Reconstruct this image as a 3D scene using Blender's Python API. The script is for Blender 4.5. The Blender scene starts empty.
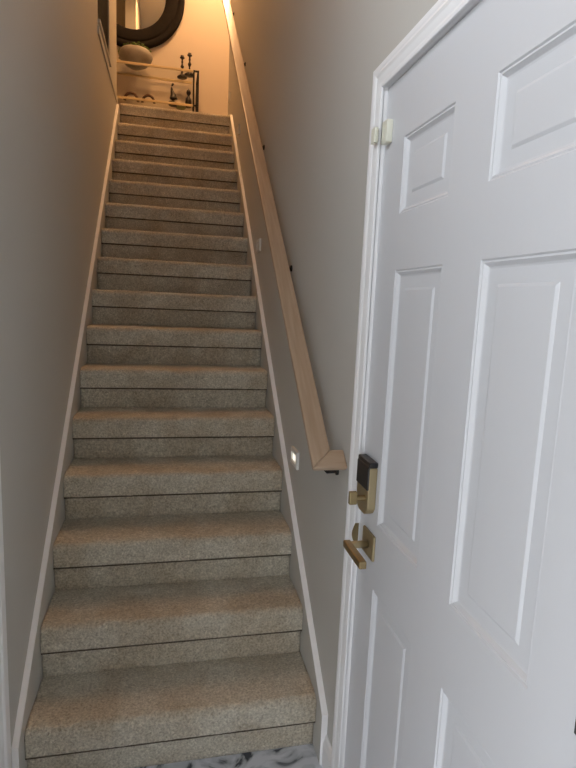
import bpy, bmesh, math, random
from mathutils import Vector, Matrix, noise
random.seed(4)
scene = bpy.context.scene
COL = scene.collection
PI = math.pi

# ------------------------------------------------------------------ materials
def lin(c):
    return tuple((v/12.92 if v <= .04045 else ((v+.055)/1.055)**2.4) for v in c)
def mat(name, rgb, rough=.6, metal=0, bump=0, scale=200, var=0, vscale=4, spec=.5, rgb2=None, stretch=None, rotx=0):
    m = bpy.data.materials.new(name); m.use_nodes = True
    nt = m.node_tree; b = nt.nodes['Principled BSDF']
    b.inputs['Roughness'].default_value = rough
    b.inputs['Metallic'].default_value = metal
    b.inputs['Specular IOR Level'].default_value = spec
    c = lin(rgb)
    b.inputs['Base Color'].default_value = (*c, 1)
    tc = nt.nodes.new('ShaderNodeTexCoord'); src = tc.outputs['Object']
    if rotx:
        m0 = nt.nodes.new('ShaderNodeMapping'); m0.inputs['Rotation'].default_value = (rotx, 0, 0)
        nt.links.new(src, m0.inputs['Vector']); src = m0.outputs['Vector']
    if stretch:
        mp = nt.nodes.new('ShaderNodeMapping'); mp.inputs['Scale'].default_value = stretch
        nt.links.new(src, mp.inputs['Vector']); src = mp.outputs['Vector']
    if var or rgb2:
        n = nt.nodes.new('ShaderNodeTexNoise'); n.inputs['Scale'].default_value = vscale
        n.inputs['Detail'].default_value = 5
        nt.links.new(src, n.inputs['Vector'])
        r = nt.nodes.new('ShaderNodeValToRGB')
        c2 = lin(rgb2) if rgb2 else tuple(v*(1-var) for v in c)
        r.color_ramp.elements[0].position = .35; r.color_ramp.elements[1].position = .65
        r.color_ramp.elements[0].color = (*c2, 1); r.color_ramp.elements[1].color = (*c, 1)
        nt.links.new(n.outputs['Fac'], r.inputs['Fac']); nt.links.new(r.outputs['Color'], b.inputs['Base Color'])
    if bump:
        n = nt.nodes.new('ShaderNodeTexNoise'); n.inputs['Scale'].default_value = scale; n.inputs['Detail'].default_value = 3
        nt.links.new(src, n.inputs['Vector'])
        bp = nt.nodes.new('ShaderNodeBump'); bp.inputs['Strength'].default_value = bump; bp.inputs['Distance'].default_value = .002
        nt.links.new(n.outputs['Fac'], bp.inputs['Height']); nt.links.new(bp.outputs['Normal'], b.inputs['Normal'])
    return m

WALL = mat('wall_paint', (.76, .755, .735), .55, bump=.15, scale=90)
WHITE = mat('trim_paint', (.95, .95, .955), .35, bump=.05, scale=60)
DOORW = mat('door_paint', (.82, .825, .84), .38, bump=.12, scale=50, stretch=(1, 1, .25))
HALL = mat('hall_wall_paint', (.78, .74, .69), .6, bump=.15, scale=90)
CEIL = mat('ceiling_paint', (.88, .87, .84), .8, bump=.3, scale=120)
OAK = mat('oak', (.71, .62, .53), .36, bump=.08, scale=60, rgb2=(.66, .565, .47), vscale=5, stretch=(14, .7, 14), rotx=-math.atan(.1988/.2378))
BLACKM = mat('black_metal', (.045, .04, .04), .6)
BRASS = mat('brushed_brass', (.68, .62, .49), .45, metal=.75, bump=.05, scale=200)
BRASSD = mat('aged_brass', (.60, .53, .39), .4, metal=.9)
BLACKP = mat('black_plastic', (.10, .10, .11), .4)
GOLD = mat('gold_rail', (.82, .75, .60), .4, metal=.3)
PLATE = mat('plate_plastic', (.86, .86, .84), .35)
SENS = mat('sensor_plastic', (.88, .88, .82), .4)
GREYM = mat('dark_steel', (.33, .33, .34), .45, metal=.7)
DARKW = mat('dark_turned_wood', (.12, .085, .07), .4, bump=.1, scale=40)
BROWN = mat('brown_wood', (.36, .25, .18), .5, var=.3, vscale=20)
STONE = mat('stoneware', (.60, .58, .55), .6, bump=.2, scale=60, var=.2, vscale=12)
MOSS = mat('green_leaf', (.36, .48, .18), .7, rgb2=(.20, .27, .10), vscale=60)
DISH = mat('green_glaze', (.45, .48, .30), .4)
MIRF = mat('mirror_frame', (.12, .105, .095), .8, spec=.15, bump=.4, scale=40, var=.25, vscale=25)
CONC = mat('concrete', (.62, .61, .59), .9, var=.1)

def mirror_mat():
    m = mat('mirror_glass', (.93, .93, .92), .02, metal=1); return m
MIRG = mirror_mat()
def glass_mat():
    m = bpy.data.materials.new('shelf_glass'); m.use_nodes = True
    nt = m.node_tree; nt.nodes.clear()
    o = nt.nodes.new('ShaderNodeOutputMaterial'); mx = nt.nodes.new('ShaderNodeMixShader')
    t = nt.nodes.new('ShaderNodeBsdfTransparent'); t.inputs[0].default_value = (.95, .955, .94, 1)
    g = nt.nodes.new('ShaderNodeBsdfGlossy'); g.inputs['Roughness'].default_value = .03
    mx.inputs[0].default_value = .05
    nt.links.new(t.outputs[0], mx.inputs[1]); nt.links.new(g.outputs[0], mx.inputs[2])
    nt.links.new(mx.outputs[0], o.inputs[0]); return m
GLASS = glass_mat()

def carpet_mat():
    m = bpy.data.materials.new('carpet'); m.use_nodes = True
    nt = m.node_tree; b = nt.nodes['Principled BSDF']; N = nt.nodes.new; L = nt.links.new
    b.inputs['Roughness'].default_value = 1; b.inputs['Specular IOR Level'].default_value = .05
    b.inputs['Sheen Weight'].default_value = .25; b.inputs['Sheen Roughness'].default_value = .5
    tc = N('ShaderNodeTexCoord')
    fine = N('ShaderNodeTexNoise'); fine.inputs['Scale'].default_value = 130; fine.inputs['Detail'].default_value = 4; fine.inputs['Roughness'].default_value = .7
    mid = N('ShaderNodeTexNoise'); mid.inputs['Scale'].default_value = 45; mid.inputs['Detail'].default_value = 4
    big = N('ShaderNodeTexNoise'); big.inputs['Scale'].default_value = 5.5; big.inputs['Detail'].default_value = 4; big.inputs['Distortion'].default_value = .4
    for n in (fine, mid, big): L(tc.outputs['Object'], n.inputs['Vector'])
    r1 = N('ShaderNodeValToRGB'); e = r1.color_ramp.elements
    e[0].position = .3; e[0].color = (*lin((.68, .65, .585)), 1); e[1].position = .7; e[1].color = (*lin((.98, .955, .89)), 1)
    L(fine.outputs['Fac'], r1.inputs['Fac'])
    r2 = N('ShaderNodeValToRGB'); e = r2.color_ramp.elements
    e[0].position = .38; e[0].color = (.84, .79, .73, 1); e[1].position = .6; e[1].color = (1, 1, 1, 1)
    L(big.outputs['Fac'], r2.inputs['Fac'])
    r3 = N('ShaderNodeValToRGB'); e = r3.color_ramp.elements
    e[0].position = .35; e[0].color = (.86, .85, .83, 1); e[1].position = .65; e[1].color = (1, 1, 1, 1)
    L(mid.outputs['Fac'], r3.inputs['Fac'])
    m1 = N('ShaderNodeMix'); m1.data_type = 'RGBA'; m1.blend_type = 'MULTIPLY'; m1.inputs[0].default_value = 1
    L(r1.outputs[0], m1.inputs[6]); L(r2.outputs[0], m1.inputs[7])
    m2 = N('ShaderNodeMix'); m2.data_type = 'RGBA'; m2.blend_type = 'MULTIPLY'; m2.inputs[0].default_value = 1
    L(m1.outputs[2], m2.inputs[6]); L(r3.outputs[0], m2.inputs[7])
    L(m2.outputs[2], b.inputs['Base Color'])
    bp = N('ShaderNodeBump'); bp.inputs['Strength'].default_value = 1; bp.inputs['Distance'].default_value = .008
    L(fine.outputs['Fac'], bp.inputs['Height'])
    b2 = N('ShaderNodeBump'); b2.inputs['Strength'].default_value = .5; b2.inputs['Distance'].default_value = .008
    L(mid.outputs['Fac'], b2.inputs['Height']); L(bp.outputs['Normal'], b2.inputs['Normal'])
    L(b2.outputs['Normal'], b.inputs['Normal'])
    return m
CARPET = carpet_mat()
NOSE_SHADE = mat('nosing_shadow_tone', (.40, .36, .30), 1, var=.3, vscale=120)  # dark tone for the strip that paints the shadow line under each nosing

def marble_mat():
    m = bpy.data.materials.new('marble_vinyl'); m.use_nodes = True
    nt = m.node_tree; b = nt.nodes['Principled BSDF']; N = nt.nodes.new; L = nt.links.new
    b.inputs['Roughness'].default_value = .3
    tc = N('ShaderNodeTexCoord')
    n = N('ShaderNodeTexNoise'); n.inputs['Scale'].default_value = 7; n.inputs['Detail'].default_value = 8; n.inputs['Distortion'].default_value = 2.2
    L(tc.outputs['Object'], n.inputs['Vector'])
    r = N('ShaderNodeValToRGB'); e = r.color_ramp.elements
    e[0].position = .40; e[0].color = (*lin((.25, .27, .31)), 1); e[1].position = .60; e[1].color = (*lin((.86, .87, .90)), 1)
    k = e.new(.47); k.color = (*lin((.72, .74, .77)), 1)
    L(n.outputs['Fac'], r.inputs['Fac']); L(r.outputs[0], b.inputs['Base Color'])
    return m
MARBLE = marble_mat()
def emit_mat(name, rgb, s):
    m = bpy.data.materials.new(name); m.use_nodes = True; b = m.node_tree.nodes['Principled BSDF']
    b.inputs['Base Color'].default_value = (*rgb, 1); b.inputs['Emission Color'].default_value = (*rgb, 1); b.inputs['Emission Strength'].default_value = s
    return m
LENS = emit_mat('step_light_lens', (1, .93, .8), .75)
LAMPG = emit_mat('lamp_glass', (1, .8, .55), 3)

# ------------------------------------------------------------------ helpers
def link(name, bm, m, parent=None, smooth=False, bevel=0, segs=2):
    if isinstance(bm, bpy.types.Mesh): me = bm
    else:
        bmesh.ops.recalc_face_normals(bm, faces=bm.faces)
        me = bpy.data.meshes.new(name); bm.to_mesh(me); bm.free()
    me.materials.append(m)
    if smooth:
        for p in me.polygons: p.use_smooth = True
    o = bpy.data.objects.new(name, me); COL.objects.link(o)
    if bevel:
        md = o.modifiers.new('bevel', 'BEVEL'); md.width = bevel; md.segments = segs; md.limit_method = 'ANGLE'; md.angle_limit = math.radians(40)
    if parent:
        o.parent = parent
        o.matrix_parent_inverse = Matrix.Translation(parent.location).inverted()
    return o
def empty(name, loc=(0, 0, 0)):
    o = bpy.data.objects.new(name, None); o.empty_display_size = .05; o.location = loc; COL.objects.link(o); return o
def tag(o, label, cat, group=None):
    o['label'] = label; o['category'] = cat
    if group: o['group'] = group
    return o
def struct(o, label=None):
    o['kind'] = 'structure'
    if label: o['label'] = label
    return o
def box(bm, a, b):
    x0, y0, z0 = a; x1, y1, z1 = b
    v = [bm.verts.new(p) for p in ((x0,y0,z0),(x1,y0,z0),(x1,y1,z0),(x0,y1,z0),(x0,y0,z1),(x1,y0,z1),(x1,y1,z1),(x0,y1,z1))]
    for f in ((0,1,2,3),(4,5,6,7),(0,1,5,4),(1,2,6,5),(2,3,7,6),(3,0,4,7)): bm.faces.new([v[i] for i in f])
    return bm
def boxes(*l):
    bm = bmesh.new()
    for a, b in l: box(bm, a, b)
    return bm
def prism(pts, axis, a, b, bm=None):
    """extrude a 2-D polygon along axis 0/1/2 from a to b; pts give the other two coordinates in order"""
    bm = bm or bmesh.new()
    def P(p, t):
        l = list(p); l.insert(axis, t); return l
    A = [bm.verts.new(P(p, a)) for p in pts]; B = [bm.verts.new(P(p, b)) for p in pts]
    n = len(pts)
    for i in range(n): bm.faces.new((A[i], A[(i+1) % n], B[(i+1) % n], B[i]))
    bm.faces.new(A); bm.faces.new(B)
    return bm
def lathe(prof, c=(0, 0, 0), n=28, bm=None, axis='z'):
    bm = bm or bmesh.new(); rings = []
    for r, z in prof:
        ring = []
        for k in range(n):
            a = 2*PI*k/n
            if axis == 'z': p = (c[0]+r*math.cos(a), c[1]+r*math.sin(a), c[2]+z)
            elif axis == 'x': p = (c[0]+z, c[1]+r*math.cos(a), c[2]+r*math.sin(a))
            else: p = (c[0]+r*math.cos(a), c[1]+z, c[2]+r*math.sin(a))
            ring.append(bm.verts.new(p))
        rings.append(ring)
    for i in range(len(rings)-1):
        for k in range(n):
            bm.faces.new((rings[i][k], rings[i][(k+1) % n], rings[i+1][(k+1) % n], rings[i+1][k]))
    bm.faces.new(rings[0]); bm.faces.new(rings[-1])
    return bm
def tube(path, r, n=10, bm=None):
    bm = bm or bmesh.new(); rings = []
    path = [Vector(p) for p in path]
    for i, p in enumerate(path):
        d = (path[min(i+1, len(path)-1)]-path[max(i-1, 0)]).normalized()
        u = d.cross(Vector((0, 0, 1)));
        if u.length < .05: u = d.cross(Vector((1, 0, 0)))
        u.normalize(); w = d.cross(u)
        rr = r[i] if isinstance(r, (list, tuple)) else r
        rings.append([bm.verts.new(p+rr*(math.cos(2*PI*k/n)*u+math.sin(2*PI*k/n)*w)) for k in range(n)])
    for i in range(len(rings)-1):
        for k in range(n): bm.faces.new((rings[i][k], rings[i][(k+1) % n], rings[i+1][(k+1) % n], rings[i+1][k]))
    bm.faces.new(rings[0]); bm.faces.new(rings[-1])
    return bm

# ------------------------------------------------------------------ dimensions
RISE, RUN, NS = .1988, .2378, 16
SL = RISE/RUN
W = .95
XL, XR = -.018, .970             # wall faces
Z2 = NS*RISE+.030                     # upper floor
YT = (NS-1)*RUN                  # top nosing
ZC = 5.65                        # ceiling
YB = 4.85                        # hall far wall
YBACK = -2.9

# ------------------------------------------------------------------ shell
bm = bmesh.new()
T = .13
D0, D1, DZ = -1.09, -.190, 2.06      # closet door in the left wall
E0, E1, EZ = -2.66, -1.70, 2.10     # entry doorway beside the camera
V0, V1, VZ0, VZ1 = -1.55, -.50, 2.40, 3.25   # unseen high window over the closet, added to light the lower treads
for a, b in (((XL-T, YBACK, -.1), (XL, E0, ZC)), ((XL-T, E0, EZ), (XL, E1, ZC)), ((XL-T, E1, -.1), (XL, V0, ZC)), ((XL-T, V0, -.1), (XL, D0, VZ0)), ((XL-T, V0, VZ1), (XL, V1, ZC)), ((XL-T, D0, DZ), (XL, V1, VZ0)), ((XL-T, V1, DZ), (XL, D1, ZC)),
             ((XL-T, D1, -.1), (XL, 2.20, ZC)), ((XL-T, 2.20, -.1), (XL, 2.89, Z2+.02)),
             ((XL-T, 2.20, 5.1), (XL, 2.89, ZC)), ((XL-T, 2.89, -.1), (XL, 3.47, ZC))): box(bm, a, b)
struct(link('wall_left', bm, WALL))
bm = boxes(((XR, YBACK, -.1), (XR+T, -1.13, ZC)), ((XR, -1.13, 2.14), (XR+T, -.20, ZC)),
           ((XR, -.20, -.1), (XR+T, 3.98, ZC)))
struct(link('wall_right', bm, WALL))
struct(link('wall_back', boxes(((XL-T, YBACK-.12, -.1), (XR+T, YBACK, ZC))), WALL))
struct(link('fill_window_1', boxes(((XL-.08, V0, VZ0), (XL-.03, V0+.04, VZ1)), ((XL-.08, V1-.04, VZ0), (XL-.03, V1, VZ1)),
       ((XL-.08, V0+.04, VZ0), (XL-.03, V1-.04, VZ0+.04)), ((XL-.08, V0+.04, VZ1-.04), (XL-.03, V1-.04, VZ1)),
       ((XL-.07, (V0+V1)/2-.015, VZ0+.04), (XL-.04, (V0+V1)/2+.015, VZ1-.04))), WHITE))  # frame of the added fill window, out of view
# hall upstairs
struct(link('wall_hall_far', boxes(((-1.9, YB, Z2-.3), (2.6, YB+.12, ZC))), HALL))
struct(link('wall_hall_left', boxes(((-2.0, .9, Z2-.3), (-1.9, YB+.12, ZC))), HALL))
struct(link('wall_hall_near', boxes(((-1.9, .78, Z2-.3), (XL-T, .9, ZC))), HALL))
struct(link('wall_hall_right', boxes(((2.5, 3.86, Z2-.3), (2.6, YB, ZC))), HALL))
struct(link('wall_hall_return', boxes(((XR+T, 3.86, Z2-.3), (2.5, 3.98, ZC))), HALL))
struct(link('ceiling', boxes(((-2.0, YBACK-.12, ZC), (2.6, YB+.12, ZC+.1))), CEIL))
struct(link('floor', boxes(((XL-T, YBACK, -.1), (XR+T, 3.7, 0))), MARBLE))
struct(link('wall_under_landing', boxes(((XL-T, 3.7, -.1), (XR+T, 3.78, Z2-.05))), WALL))
struct(link('floor', boxes(((-1.9, .9, Z2-.2), (XL-T, YB, Z2-.012)), ((XL-T, 3.47, Z2-.2), (XL, YB, Z2-.012)),
        ((XL, YT+.12, Z2-.2), (XR, YB, Z2-.012)), ((XR, 3.98, Z2-.2), (2.5, YB, Z2-.012))), CARPET))
struct(link('ground', boxes(((-9, -7, -.35), (XL-T, 7, -.12))), CONC))
struct(link('trim_1', boxes(((XL-T-.01, D0, -.1), (XL-.01, D1, .012))), mat('threshold', (.6, .6, .6), .4, metal=.6)))

# ------------------------------------------------------------------ stair carpet
def profile_sweep(prof, x0, x1, nx, amp, seed):
    bm = bmesh.new(); cols = []
    for i in range(nx+1):
        x = x0+(x1-x0)*i/nx
        col = []
        for j, (y, z) in enumerate(prof):
            n1 = noise.noise(Vector((x*9, y*9+seed*3.1, z*9)))
            n2 = noise.noise(Vector((x*60, y*60+seed*7.7, z*60)))
            n3 = noise.noise(Vector((x*150, y*150+seed*1.7, z*150)))
            d = amp*(1.1*n1+.5*n2+.45*n3)
            # outward normal of the profile
            a = prof[max(j-1, 0)]; b = prof[min(j+1, len(prof)-1)]
            ty, tz = b[0]-a[0], b[1]-a[1]; l = math.hypot(ty, tz) or 1
            col.append(bm.verts.new((x, y-tz/l*d, z+ty/l*d)))
        cols.append(col)
    for i in range(nx):
        for j in range(len(prof)-1): bm.faces.new((cols[i][j], cols[i+1][j], cols[i+1][j+1], cols[i][j+1]))
    bm.faces.new(cols[0]); bm.faces.new(cols[-1])
    return bm
def subdiv(pts, step):
    out = [pts[0]]
    for a, b in zip(pts, pts[1:]):
        n = max(1, int(math.hypot(b[0]-a[0], b[1]-a[1])/step))
        out += [(a[0]+(b[0]-a[0])*k/n, a[1]+(b[1]-a[1])*k/n) for k in range(1, n+1)]
    return out
S, TN = .030, .100
stairs = tag(empty('staircase', (W/2, 0, 0)), 'straight flight of sixteen beige carpeted steps between two walls', 'stairs')
for i in range(1, NS+1):
    y0 = (i-1)*RUN; z1 = i*RISE if i < NS else Z2; z0 = z1-TN
    yb = y0+RUN+S+.01 if i < NS else y0+.16
    R, r = .030, .012
    arc = [(y0+R-R*math.sin(a), z1-R+R*math.cos(a)) for a in [PI/2*(1-k/7) for k in range(8)]]
    low = [(y0+r-r*math.cos(a)+.002, z0+r-r*math.sin(a)) for a in [PI/2*(1-k/4) for k in range(5)]]
    prof = [(y0+S+.03, z0)]+low+subdiv([(y0+.005, z0+r+.01), (y0+.001, z1-R-.004)], .012)+arc[0:]
    prof = prof+subdiv([arc[-1], (yb, z1)], .012)[1:]
    # arc runs from the front face up to the tread
    bm = profile_sweep(prof, .001, W-.001, 170 if i < 9 else 90, .0019, i)
    link('tread', bm, CARPET, stairs, smooth=True)
    rp = subdiv([(y0+S-.008, (i-1)*RISE-.004 if i > 1 else .0), (y0+S-.008, z0-.002), (y0+S-.008, z0+.004)], .012)
    rb = profile_sweep([(y0+S+.03, rp[0][1])]+rp+[(y0+S+.01, z0+.006)], .001, W-.001, 60, .0012, i+40)
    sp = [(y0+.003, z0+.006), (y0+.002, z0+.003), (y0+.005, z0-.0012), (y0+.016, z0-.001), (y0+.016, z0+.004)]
    so_ = link('nosing_shadow_strip', profile_sweep(sp, .001, W-.001, 120, .0007, i), NOSE_SHADE, stairs, smooth=True); so_['label'] = 'dark strip painting the shadow along the underside of the nosing'
    link('riser', rb, CARPET, stairs, smooth=True)

# skirt boards either side, painted like the wall, with a white cap
def skirt(side, h, x0, x1, cx0, cx1, ext):
    top = lambda y: RISE+SL*y+h
    ys, ye = -.065, YT-.075+ext
    pts = [(ys, 0), (ys, top(ys)), (ye, top(ye)), (YT+.1, top(ye)), (YT+.1, Z2-.32), (.30, 0)]
    o = struct(link('trim_2' if side == 'left' else 'trim_3', prism(pts, 0, x0, x1), WALL))
    c = .007
    pts = [(ys-.006, 0.0), (ys-.006, top(ys)+c), (ye, top(ye)+c), (ye, top(ye)), (ys, top(ys)), (ys, 0)]
    struct(link('trim_4' if side == 'left' else 'trim_5', prism(pts, 0, cx0, cx1), WHITE, bevel=.0015))
skirt('left', .058, XL, 0, XL, .001, -.03)
skirt('right', .037, W, XR, W-.001, XR, .055)

# right wall baseboard between skirt and door casing; left one up to its casing
def board_profile(xw, s, h=.115, t=.014):
    return [(xw, 0), (xw+s*t, 0), (xw+s*t, h-.03), (xw+s*t*.7, h-.02), (xw+s*t*.6, h-.008), (xw+s*.003, h), (xw, h)]
def bboard(name, xw, s, y0, y1):
    pts = board_profile(xw, s)
    bm = bmesh.new()
    A = [bm.verts.new((x, y0, z)) for x, z in pts]; B = [bm.verts.new((x, y1, z)) for x, z in pts]
    n = len(pts)
    for i in range(n): bm.faces.new((A[i], A[(i+1) % n], B[(i+1) % n], B[i]))
    bm.faces.new(A); bm.faces.new(B)
    struct(link(name, bm, WHITE))
bboard('baseboard_right', XR, -1, -.163, -.071)
bboard('baseboard_right', XR, -1, YBACK, -1.19)
bboard('baseboard_left', XL, 1, -.105, -.071)
bboard('baseboard_left', XL, 1, E1+.09, D0-.1)

# fascia and cap under the upstairs railing opening
struct(link('trim_6', boxes(((XL-.001, 2.19, Z2-.05), (XL+.010, YT-.12, Z2-.005)), ((XL-T-.01, 2.202, Z2+.020), (XL+.016, 2.888, Z2+.04))), WALL, bevel=.003))
rail_up = tag(empty('stair_railing', (XL-.015, 2.55, Z2+.04)), 'dark metal railing in the opening high in the left wall', 'railing')
link('bottom_rail', boxes(((XL-.030, 2.202, Z2+.055), (XL-.002, 2.888, Z2+.08))), BLACKM, rail_up, bevel=.003)
link('top_rail', boxes(((XL-.045, 2.202, Z2+1.0), (XL-.001, 2.888, Z2+1.04))), BLACKM, rail_up, bevel=.004)
for k in range(12):
    y = 2.225+k*.058
    link('baluster', boxes(((XL-.024, y-.008, Z2+.04), (XL-.006, y+.008, Z2+1.0))), BLACKM, rail_up)

# ------------------------------------------------------------------ casing (2.25in) around a doorway on an x plane
def casing(name, xw, s, y0, y1, zt, w=.057, m=WHITE):
    """y0<y1 doorway edges (inner), s=-1: sticks out towards -x"""
    # (distance from the opening edge, thickness)
    P = [(0, .0), (0, .008), (.006, .010), (.012, .0085), (.017, .0095), (.030, .0105), (.036, .0135), (.042, .012), (.047, .0135), (w, .0135), (w, 0)]
    bm = bmesh.new(); rows = []
    for d, t in P:
        rows.append([bm.verts.new((xw+s*t, y, z)) for y, z in ((y0-d, 0), (y0-d, zt+d), (y1+d, zt+d), (y1+d, 0))])
    for a, b in zip(rows, rows[1:]):
        for k in range(3): bm.faces.new((a[k], a[k+1], b[k+1], b[k]))
    for k in (0, 3): bm.faces.new([r[k] for r in rows])
    return struct(link(name, bm, m))
YD0, YD1, ZD = -1.11, -.222, 2.124
casing('trim_7', XR-.0, -1, YD0, YD1, ZD)
casing('trim_8', XL, 1, D0+.012, D1-.012, DZ-.012, w=.082)
casing('trim_13', XL, 1, E0+.01, E1-.01, EZ-.01, w=.08)
struct(link('door_2', boxes(((XL-.05, D0+.02, .015), (XL-.012, D1-.02, DZ-.02))), DOORW, bevel=.003), 'white closet door in the left wall')
# jambs
struct(link('trim_9', boxes(((XR-.002, YD1, 0), (XR+T, YD1+.02, ZD+.02)), ((XR-.002, YD0-.02, 0), (XR+T, YD0, ZD+.02)), ((XR-.002, YD0, ZD), (XR+T, YD1, ZD+.02))), WHITE))
struct(link('trim_10', boxes(((XL-T-.01, D1-.018, 0.012), (XL+.002, D1, DZ)), ((XL-T-.01, D0, 0.012), (XL+.002, D0+.018, DZ)), ((XL-T-.01, D0, DZ-.018), (XL+.002, D1, DZ))), WHITE))

# ------------------------------------------------------------------ six panel door
XF = .979                           # room face of the door
G = .003
def panel_door():
    bm = bmesh.new()
    ys = [YD0+G, -.983, -.738, -.594, -.352, YD1-G]
    zs = [.012, .245, .801, .983, 1.654, 1.789, 1.970, ZD-G]
    def q(y0, z0, y1, z1, x=XF):
        bm.faces.new([bm.verts.new(p) for p in ((x, y0, z0), (x, y1, z0), (x, y1, z1), (x, y0, z1))])
    cols = {1, 3}; rws = {1, 3, 5}
    for i in range(5):
        for j in range(7):
            if i in cols and j in rws: continue
            q(ys[i], zs[j], ys[i+1], zs[j+1])
    for i in cols:
        for j in rws:
            y0, y1, z0, z1 = ys[i], ys[i+1], zs[j], zs[j+1]
            loops = []
            for ins, dx in ((0, 0), (.003, .003), (.0065, .0022), (.008, .004), (.013, .0095), (.017, .0105), (.044, .0105), (.0445, .0100), (.0495, .0072), (.051, .007)):
                loops.append([bm.verts.new((XF+dx, y, z)) for y, z in ((y0+ins, z0+ins), (y1-ins, z0+ins), (y1-ins, z1-ins), (y0+ins, z1-ins))])
            for a, b in zip(loops, loops[1:]):
                for k in range(4): bm.faces.new((a[k], a[(k+1) % 4], b[(k+1) % 4], b[k]))
            bm.faces.new(loops[-1])
    # back and edges
    xb = XF+.04
    Y0, Y1, Z0, Z1 = ys[0], ys[-1], zs[0], zs[-1]
    for f in (((XF,Y0,Z0),(xb,Y0,Z0),(xb,Y0,Z1),(XF,Y0,Z1)), ((XF,Y1,Z0),(xb,Y1,Z0),(xb,Y1,Z1),(XF,Y1,Z1)),
              ((XF,Y0,Z1),(xb,Y0,Z1),(xb,Y1,Z1),(XF,Y1,Z1)), ((XF,Y0,Z0),(xb,Y0,Z0),(xb,Y1,Z0),(XF,Y1,Z0)),
              ((xb,Y0,Z0),(xb,Y1,Z0),(xb,Y1,Z1),(xb,Y0,Z1))):
        bm.faces.new([bm.verts.new(p) for p in f])
    bmesh.ops.remove_doubles(bm, verts=bm.verts, dist=.00005)
    return bm
door = struct(link('door_1', panel_door(), DOORW), 'white six panel door with brass lever and black-and-brass deadbolt')
# stop strips behind the door edge so no light leaks
struct(link('trim_11', boxes(((XF+.041, YD1-.012, 0), (XR+T, YD1, ZD)), ((XF+.041, YD0, 0), (XR+T, YD0+.012, ZD)), ((XF+.041, YD0+.012, ZD-.012), (XR+T, YD1-.012, ZD)), ((XR+T-.02, YD0+.012, 0), (XR+T, YD1-.012, ZD-.012))), WHITE))

# smart deadbolt
y0, y1, zb, zt, xf = -.332, -.242, .998, 1.150, .955
pts = [(y0, zt-.015), (y1, zt-.015), (y1, zb+.022), (y1-.010, zb+.008), (y1-.026, zb), (y0+.026, zb), (y0+.010, zb+.008), (y0, zb+.022)]
lock = link('deadbolt_lock', prism(pts, 0, xf, XF), BRASS, door, bevel=.004, segs=3)
o = link('lock_cover', boxes(((xf-.001, y0-.0005, zt-.015), (XF, y1+.0005, zt)), ((xf-.0035, y0+.001, zt-.078), (xf+.004, y1-.001, zt-.012))), BLACKP, lock, bevel=.003)
o['label'] = 'black upper cover'
bm = tube([(xf+.002, -.310, 1.046), (.925, -.310, 1.046)], .008, 14)
box(bm, (.908, -.322, 1.031), (.930, -.308, 1.067))
link('thumb_turn', bm, BRASSD, lock, bevel=.003)
# lever handle
cy, cz = -.314, .914
lev = link('lever_handle', boxes(((XF-.008, cy-.038, cz-.036), (XF, cy+.046, cz+.036))), BRASS, door, bevel=.006, segs=3)
bm = tube([(XF-.010, cy, cz), (.915, cy, cz)], .010, 18)
link('lever_neck', bm, BRASS, lev, smooth=True)
bm = prism([(.905, cz-.011), (.926, cz-.011), (.926, cz+.011), (.905, cz+.011)], 1, cy+.014, cy-.118) if False else boxes(((.904, cy-.120, cz-.010), (.924, cy+.014, cz+.010)))
link('lever', bm, BRASSD, lev, bevel=.003)
# strike plate with curved lip on the jamb
bm = bmesh.new()
arc = [( .966-.009*math.sin(PI*k/12), .874+.062*k/12) for k in range(13)]
prism([(x, z) for x, z in [(.976, .874)]+arc+[(.976, .936)]], 1, YD1-.002, YD1+.0003, bm)
so = struct(link('trim_12', bm, BRASSD)); so['label'] = 'brass strike plate lip on the white jamb'
# hinges
for z in (.27, 1.04, 1.83):
    bm = tube([(XF-.006, YD0+.006, z-.044), (XF-.006, YD0+.006, z+.044)], .0065, 12)
    box(bm, (XF-.002, YD0+.003, z-.044), (XF-.0002, YD0+.026, z+.044))
    link('hinge', bm, GREYM, door)
# contact sensors
s1 = tag(link('door_sensor', boxes(((.962, -.276, 1.976), (XF, -.240, 2.032))), SENS, bevel=.003), 'larger off-white plastic contact sensor on the door face near its top corner', 'sensor')
s2 = tag(link('sensor_magnet', boxes(((.9475, -.230, 1.985), (.958, -.203, 2.024))), SENS, bevel=.002), 'small off-white magnet block on the casing beside the door sensor', 'sensor')

# ------------------------------------------------------------------ handrail
A0 = 1.171; xl, xr = .860, .926; TH = .019
hr = tag(empty('handrail', (.893, -.05, 1.0)), 'long flat oak handrail sloping up the right wall', 'handrail')
ct, st = math.cos(math.atan(SL)), math.sin(math.atan(SL))
def slab(x0, x1, ya, yb):
    """top-plane points at y=ya..yb, thickness TH perpendicular to slope; ends square to slope"""
    bm = bmesh.new()
    v = []
    for x in (x0, x1):
        for y in (ya, yb):
            z = A0+SL*y
            v.append((bm.verts.new((x, y, z)), bm.verts.new((x, y+st*TH, z-ct*TH))))
    (a, a2), (b, b2), (c, c2), (d, d2) = v
    for f in ((a, b, d, c), (a2, b2, d2, c2), (a, b, b2, a2), (c, d, d2, c2), (a, c, c2, a2), (b, d, d2, b2)): bm.faces.new(f)
    return bm, v
yE = -.118; wv = .066*ct
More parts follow.
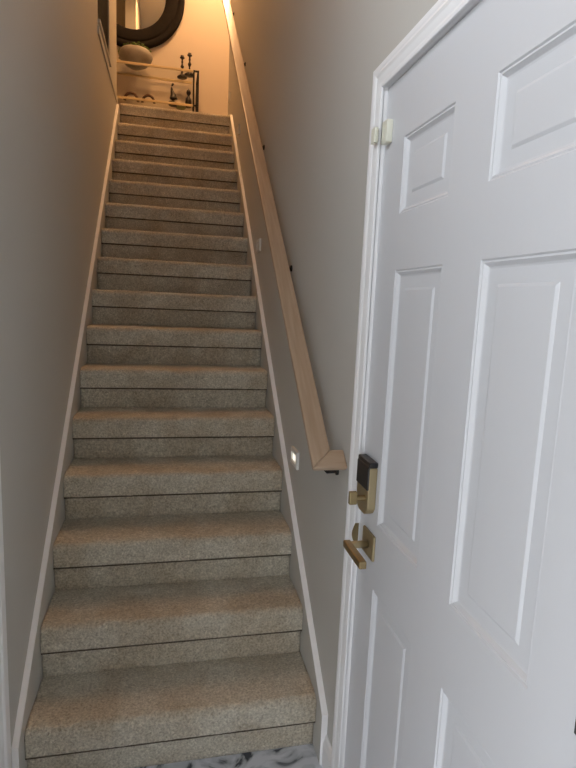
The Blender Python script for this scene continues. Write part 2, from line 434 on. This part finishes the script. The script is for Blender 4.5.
# mitred pieces: rail and return meet on the diagonal
def mitre_piece(corners):
    bm = bmesh.new()
    T_ = [bm.verts.new((x, y, A0+SL*y)) for x, y in corners]
    B_ = [bm.verts.new((x, y+st*TH, A0+SL*y-ct*TH)) for x, y in corners]
    n = len(corners)
    for i in range(n): bm.faces.new((T_[i], T_[(i+1) % n], B_[(i+1) % n], B_[i]))
    bm.faces.new(T_); bm.faces.new(B_); return bm
link('rail', mitre_piece([(xl, yE), (xr, yE+wv), (xr, 3.86-wv), (xl, 3.86)]), OAK, hr, bevel=.005, segs=3)
OAK2 = mat('oak_crosswise', (.71, .62, .53), .36, bump=.08, scale=60, rgb2=(.66, .565, .47), vscale=5, stretch=(1, 14, 14))
link('rail_return', mitre_piece([(xl, yE), (XR-.001, yE), (XR-.001, yE+wv), (xr, yE+wv)]), OAK2, hr, bevel=.005, segs=3)
link('rail_return', mitre_piece([(xl, 3.86), (XR-.001, 3.86), (XR-.001, 3.86-wv), (xr, 3.86-wv)]), OAK2, hr, bevel=.005, segs=3)
for yb_ in (-.02, .80, 1.69, 2.70, 3.62):
    zt_ = A0+SL*yb_-TH/ct
    zw = zt_-.100
    p = [(XR-.004, yb_, zw), (XR-.035, yb_, zw-.002), (.915, yb_, zw+.018), (.90, yb_, zt_-.004)]
    bm = tube(p, .007, 10)
    tube([(XR-.006, yb_, zw), (XR, yb_, zw)], .014, 20, bm)
    bm2 = mitre_piece([(0, 0)]*3) if False else None
    # saddle plate under the rail
    q = [bm.verts.new((x, yb_+dy, zt_+SL*dy-dz)) for x, dy, dz in ((.892, -.010, 0), (.906, -.010, 0), (.906, .010, 0), (.892, .010, 0), (.892, -.010, .004), (.906, -.010, .004), (.906, .010, .004), (.892, .010, .004))]
    for f in ((0,1,2,3),(4,5,6,7),(0,1,5,4),(1,2,6,5),(2,3,7,6),(3,0,4,7)): bm.faces.new([q[i] for i in f])
    link('bracket', bm, BLACKM, hr)

# ------------------------------------------------------------------ step lights in the right wall
labs = ['lowest step light, small white wall plate with glowing lens below the handrail end',
        'second step light from the bottom, small white plate low on the right wall',
        'third step light up, small plate low on the right wall near the top steps',
        'topmost step light, small plate on the right wall above the stair head']
for k, (y, z) in enumerate(((.555, .905), (1.745, 1.900), (2.99, 2.915), (3.80, Z2+.22))):
    sl = tag(empty('step_light', (XR, y, z)), labs[k], 'light', 'step lights along the right wall')
    bm = bmesh.new(); rings = []
    for d, x in ((0, XR), (0, XR-.009), (.003, XR-.012), (.017, XR-.012), (.021, XR-.004)):
        rings.append([bm.verts.new((x, yy, zz)) for yy, zz in ((y-.057+d, z-.037+d), (y+.057-d, z-.037+d), (y+.057-d, z+.037-d), (y-.057+d, z+.037-d))])
    for a, b in zip(rings, rings[1:]):
        for j in range(4): bm.faces.new((a[j], a[(j+1) % 4], b[(j+1) % 4], b[j]))
    link('plate', bm, PLATE, sl)
    link('lens', boxes(((XR-.006, y-.036, z-.016), (XR-.001, y+.036, z+.016))), LENS if k == 0 else PLATE, sl)

# ------------------------------------------------------------------ mirror on the hall wall
mx, mz, mr, mi = .02, 4.70, .545, .355
mir = tag(empty('round_mirror', (mx, YB, mz)), 'large round mirror with a wide dark stepped frame hung above the console', 'mirror')
prof = [(mi-.01, -.004), (mi-.004, -.020), (mi+.01, -.028), (mi+.105, -.050), (mi+.118, -.046), (mi+.124, -.036), (mi+.13, -.052), (mr-.012, -.058), (mr, -.045), (mr, -.001)]
bm = bmesh.new(); n = 96; rings = []
for r, y in prof:
    rings.append([bm.verts.new((mx+r*math.cos(2*PI*k/n), YB+y, mz+r*math.sin(2*PI*k/n))) for k in range(n)])
for i in range(len(rings)-1):
    for k in range(n): bm.faces.new((rings[i][k], rings[i][(k+1) % n], rings[i+1][(k+1) % n], rings[i+1][k]))
link('frame', bm, MIRF, mir, smooth=True)
link('mirror_glass', lathe([(mi, -.008), (mi, -.001)], (mx, YB, mz), 64, axis='y'), MIRG, mir)

# ------------------------------------------------------------------ console
cx0, cx1, cyf, cyb = -.47, .705, YB-.36, YB-.03
ZTS, ZLS = 3.895, 3.560
con = tag(empty('console_table', (.11, YB-.2, Z2)), 'narrow glass console table with gold rails and black end posts', 'console table')
for x, y in ((cx1-.009, cyf), (cx1-.054, cyf), (cx1-.009, cyb-.018), (cx0-.009, cyf), (cx0+.036, cyf), (cx0-.009, cyb-.018)):
    link('post', boxes(((x, y, Z2-.008), (x+.018, y+.018, ZTS+.004))), BLACKM, con, bevel=.002)
for x in (cx1-.054, cx0-.009):
    for z in (ZTS-.012, ZLS-.012, Z2+.05):
        link('end_bar', boxes(((x, cyf+.002, z), (x+.06, cyf+.016, z+.014))), BLACKM, con)
        link('end_bar', boxes(((x+.045 if x > 0 else x, cyf+.018, z), (x+.061 if x > 0 else x+.016, cyb-.018, z+.014))), BLACKM, con)
for z in (ZTS, ZLS):
    for y in (cyf-.004, cyb-.018):
        link('shelf_rail', boxes(((cx0, y, z-.020), (cx1-.05, y+.014, z+.002))), GOLD, con, bevel=.002)
    link('glass_shelf', boxes(((cx0+.006, cyf+.015, z-.008), (cx1-.03, cyb-.018, z))), GLASS, con)

# planter bowl on the top shelf
b0 = (.070, YB-.20, ZTS)
bowl = tag(empty('planter_bowl', b0), 'grey stoneware bowl with green trailing plant on the console top', 'planter')
prof = [(.045, 0), (.055, .004), (.06, .012), (.11, .035), (.155, .075), (.172, .115), (.165, .15), (.145, .172), (.138, .170), (.15, .148), (.15, .12)]
link('bowl', lathe(prof, b0, 40), STONE, bowl, smooth=True)
bm = bmesh.new()
for k in range(150):
    a = random.random()*2*PI; r = .15*math.sqrt(random.random())
    p = Vector((b0[0]+r*math.cos(a), b0[1]+r*math.sin(a), b0[2]+.172+.03*random.random()))
    if k % 5 == 0: p = Vector((b0[0]-.15-.012*random.random(), b0[1]+.05*math.sin(a), b0[2]+.10+.07*random.random()))
    s_ = .010+.010*random.random()
    M_ = Matrix.Translation(p) @ Matrix.Rotation(random.random()*6, 4, 'X') @ Matrix.Rotation(random.random()*6, 4, 'Z') @ Matrix.Diagonal((s_, s_*.6, s_*.25, 1))
    bmesh.ops.create_icosphere(bm, subdivisions=1, radius=1, matrix=M_)
link('foliage', bm, MOSS, bowl)

# candlesticks
cprof = [(.052, 0), (.054, .006), (.046, .014), (.026, .030), (.010, .044), (.016, .046), (.010, .058), (.008, .085), (.014, .098), (.019, .112), (.012, .126), (.008, .14), (.012, .158), (.008, .172), (.010, .186), (.024, .194), (.026, .202), (.018, .206), (.018, .220), (.012, .222)]
c0 = (.545, YB-.12, ZTS)
cs = tag(link('candlestick', lathe(cprof, c0, 24), DARKW, smooth=True), 'dark turned candlestick, left of the pair on the console top', 'candlestick', 'candlesticks on the console top')
c2 = cs.copy(); COL.objects.link(c2); c2.location.x += .075; c2.location.y -= .085; c2.scale = (1, 1, 1)
c2['label'] = 'dark turned candlestick, right of the pair by the console end post'

# arch ornaments (lower shelf)
def arch(x, y, r, t, rot, label):
    path = []
    for i in range(25):
        a = PI*i/24
        path.append((x+r*math.cos(a)*math.cos(rot), y+r*math.cos(a)*math.sin(rot), ZLS+.001+r*1.2*math.sin(a)))
    return tag(link('wooden_arch', tube(path, t, 12), BROWN, smooth=True), label, 'ornament', 'arch ornaments on the lower shelf')
arch(.030, YB-.25, .066, .014, .1, 'left and taller brown arch ornament on the lower console shelf')
arch(.200, YB-.25, .062, .013, -.15, 'right and lower brown arch ornament on the lower console shelf').scale = (1, 1, 1)

# figurine: long necked curved bird-like carving
f0 = Vector((.45, YB-.25, ZLS+.001))
path = [f0+Vector(p) for p in ((0, 0, 0), (.004, 0, .03), (.008, 0, .07), (.004, 0, .11), (-.008, 0, .145), (-.014, 0, .175), (-.010, 0, .20), (.000, 0, .215), (.010, 0, .212))]
bm = tube(path, [.044, .050, .042, .028, .017, .010, .009, .012, .005], 16)
fig = tag(link('figurine', bm, DARKW, smooth=True), 'dark long-necked carved figurine standing on the lower console shelf', 'figurine')
# finial bottle
prof = [(.026, 0), (.030, .010), (.034, .05), (.030, .085), (.014, .108), (.010, .120), (.020, .132), (.024, .150), (.018, .168), (.006, .180), (.003, .186)]
tag(link('decanter', lathe(prof, (.612, YB-.25, ZLS+.001), 24), DARKW, smooth=True), 'dark bottle with round stopper beside the console end post', 'bottle')
tag(link('trinket_dish', lathe([(.03, 0), (.05, .008), (.066, .028), (.060, .026), (.045, .012), (.01, .010)], (.535, YB-.17, ZLS+.001), 28), DISH, smooth=True), 'small green dish on the lower console shelf before the dark bottle', 'dish')

# ------------------------------------------------------------------ ceiling lamp upstairs
lx, ly = .95, 4.35
lamp = tag(empty('ceiling_light', (lx, ly, ZC)), 'warm flush ceiling light over the upstairs hall', 'light')
link('canopy', lathe([(.17, -.03), (.17, 0)], (lx, ly, ZC), 40), BRASSD, lamp)
link('shade', lathe([(.01, -.11), (.08, -.105), (.13, -.08), (.155, -.03), (.15, -.029)], (lx, ly, ZC), 40), LAMPG, lamp, smooth=True)
def light(kind, name, loc, energy, col, **k):
    l = bpy.data.lights.new(name, kind); l.energy = energy; l.color = col
    for a, b in k.items(): setattr(l, a, b)
    o = bpy.data.objects.new(name, l); o.location = loc; COL.objects.link(o); return o
light('SPOT', 'lamp_bulb', (lx, ly, ZC-.14), 82, (1, .54, .23), shadow_soft_size=.10, spot_size=math.radians(168), spot_blend=.25)

# added stairwell lamp, out of view, to warm the upper walls and steps
fill_lamp = tag(empty('ceiling_light', (.47, 3.3, ZC)), 'added warm fill light on the ceiling over the head of the stairs, out of view', 'light')
link('canopy', lathe([(.12, -.03), (.12, 0)], (.47, 3.3, ZC), 40), BRASSD, fill_lamp)
link('shade', lathe([(.01, -.09), (.06, -.085), (.09, -.07), (.11, -.03), (.105, -.029)], (.47, 3.3, ZC), 40), LAMPG, fill_lamp, smooth=True)
light('SPOT', 'lamp_bulb', (.47, 3.3, ZC-.12), 78, (1, .48, .18), shadow_soft_size=.10, spot_size=math.radians(168), spot_blend=.25)  # light of the added fill lamp, out of view

# daylight: overcast sky through the entry doorway and the added high window
w = bpy.data.worlds.new('sky'); scene.world = w; w.use_nodes = True
bg = w.node_tree.nodes['Background']; bg.inputs[0].default_value = (.91, .95, 1.0, 1); bg.inputs[1].default_value = 6
def portal(ya, yb, za, zb):
    p = light('AREA', 'daylight_portal', (XL-T-.02, (ya+yb)/2, (za+zb)/2), 1, (1, 1, 1), shape='RECTANGLE', size=zb-za, size_y=yb-ya)
    p.rotation_euler = (0, -PI/2, 0); p.data.cycles.is_portal = True
portal(E0, E1, 0, EZ); portal(V0, V1, VZ0, VZ1)

# ------------------------------------------------------------------ camera
cam = bpy.data.cameras.new('camera'); co = bpy.data.objects.new('camera', cam); COL.objects.link(co)
Mr = ((0.9764271806151876, -0.21159359774625433, 0.04263930520860035), (-0.009830781386083412, 0.15374391197556872, 0.9880618225940053), (0.21562308942507732, 0.9651895973969284, -0.14803960410491587))
r_, u_, f_ = (Vector(v) for v in Mr)
co.matrix_world = Matrix(((r_.x, u_.x, -f_.x, .4287), (r_.y, u_.y, -f_.y, -1.6475), (r_.z, u_.z, -f_.z, 1.5625), (0, 0, 0, 1)))
cam.sensor_fit = 'HORIZONTAL'; cam.sensor_width = 36; cam.lens = 543.93/576*36; cam.clip_start = .02
scene.camera = co
vs = scene.view_settings; vs.view_transform = 'Standard'; vs.look = 'None'; vs.gamma = 1; vs.exposure = .46
scene.cycles.use_denoising = True
scene.cycles.max_bounces = 12; scene.cycles.diffuse_bounces = 8
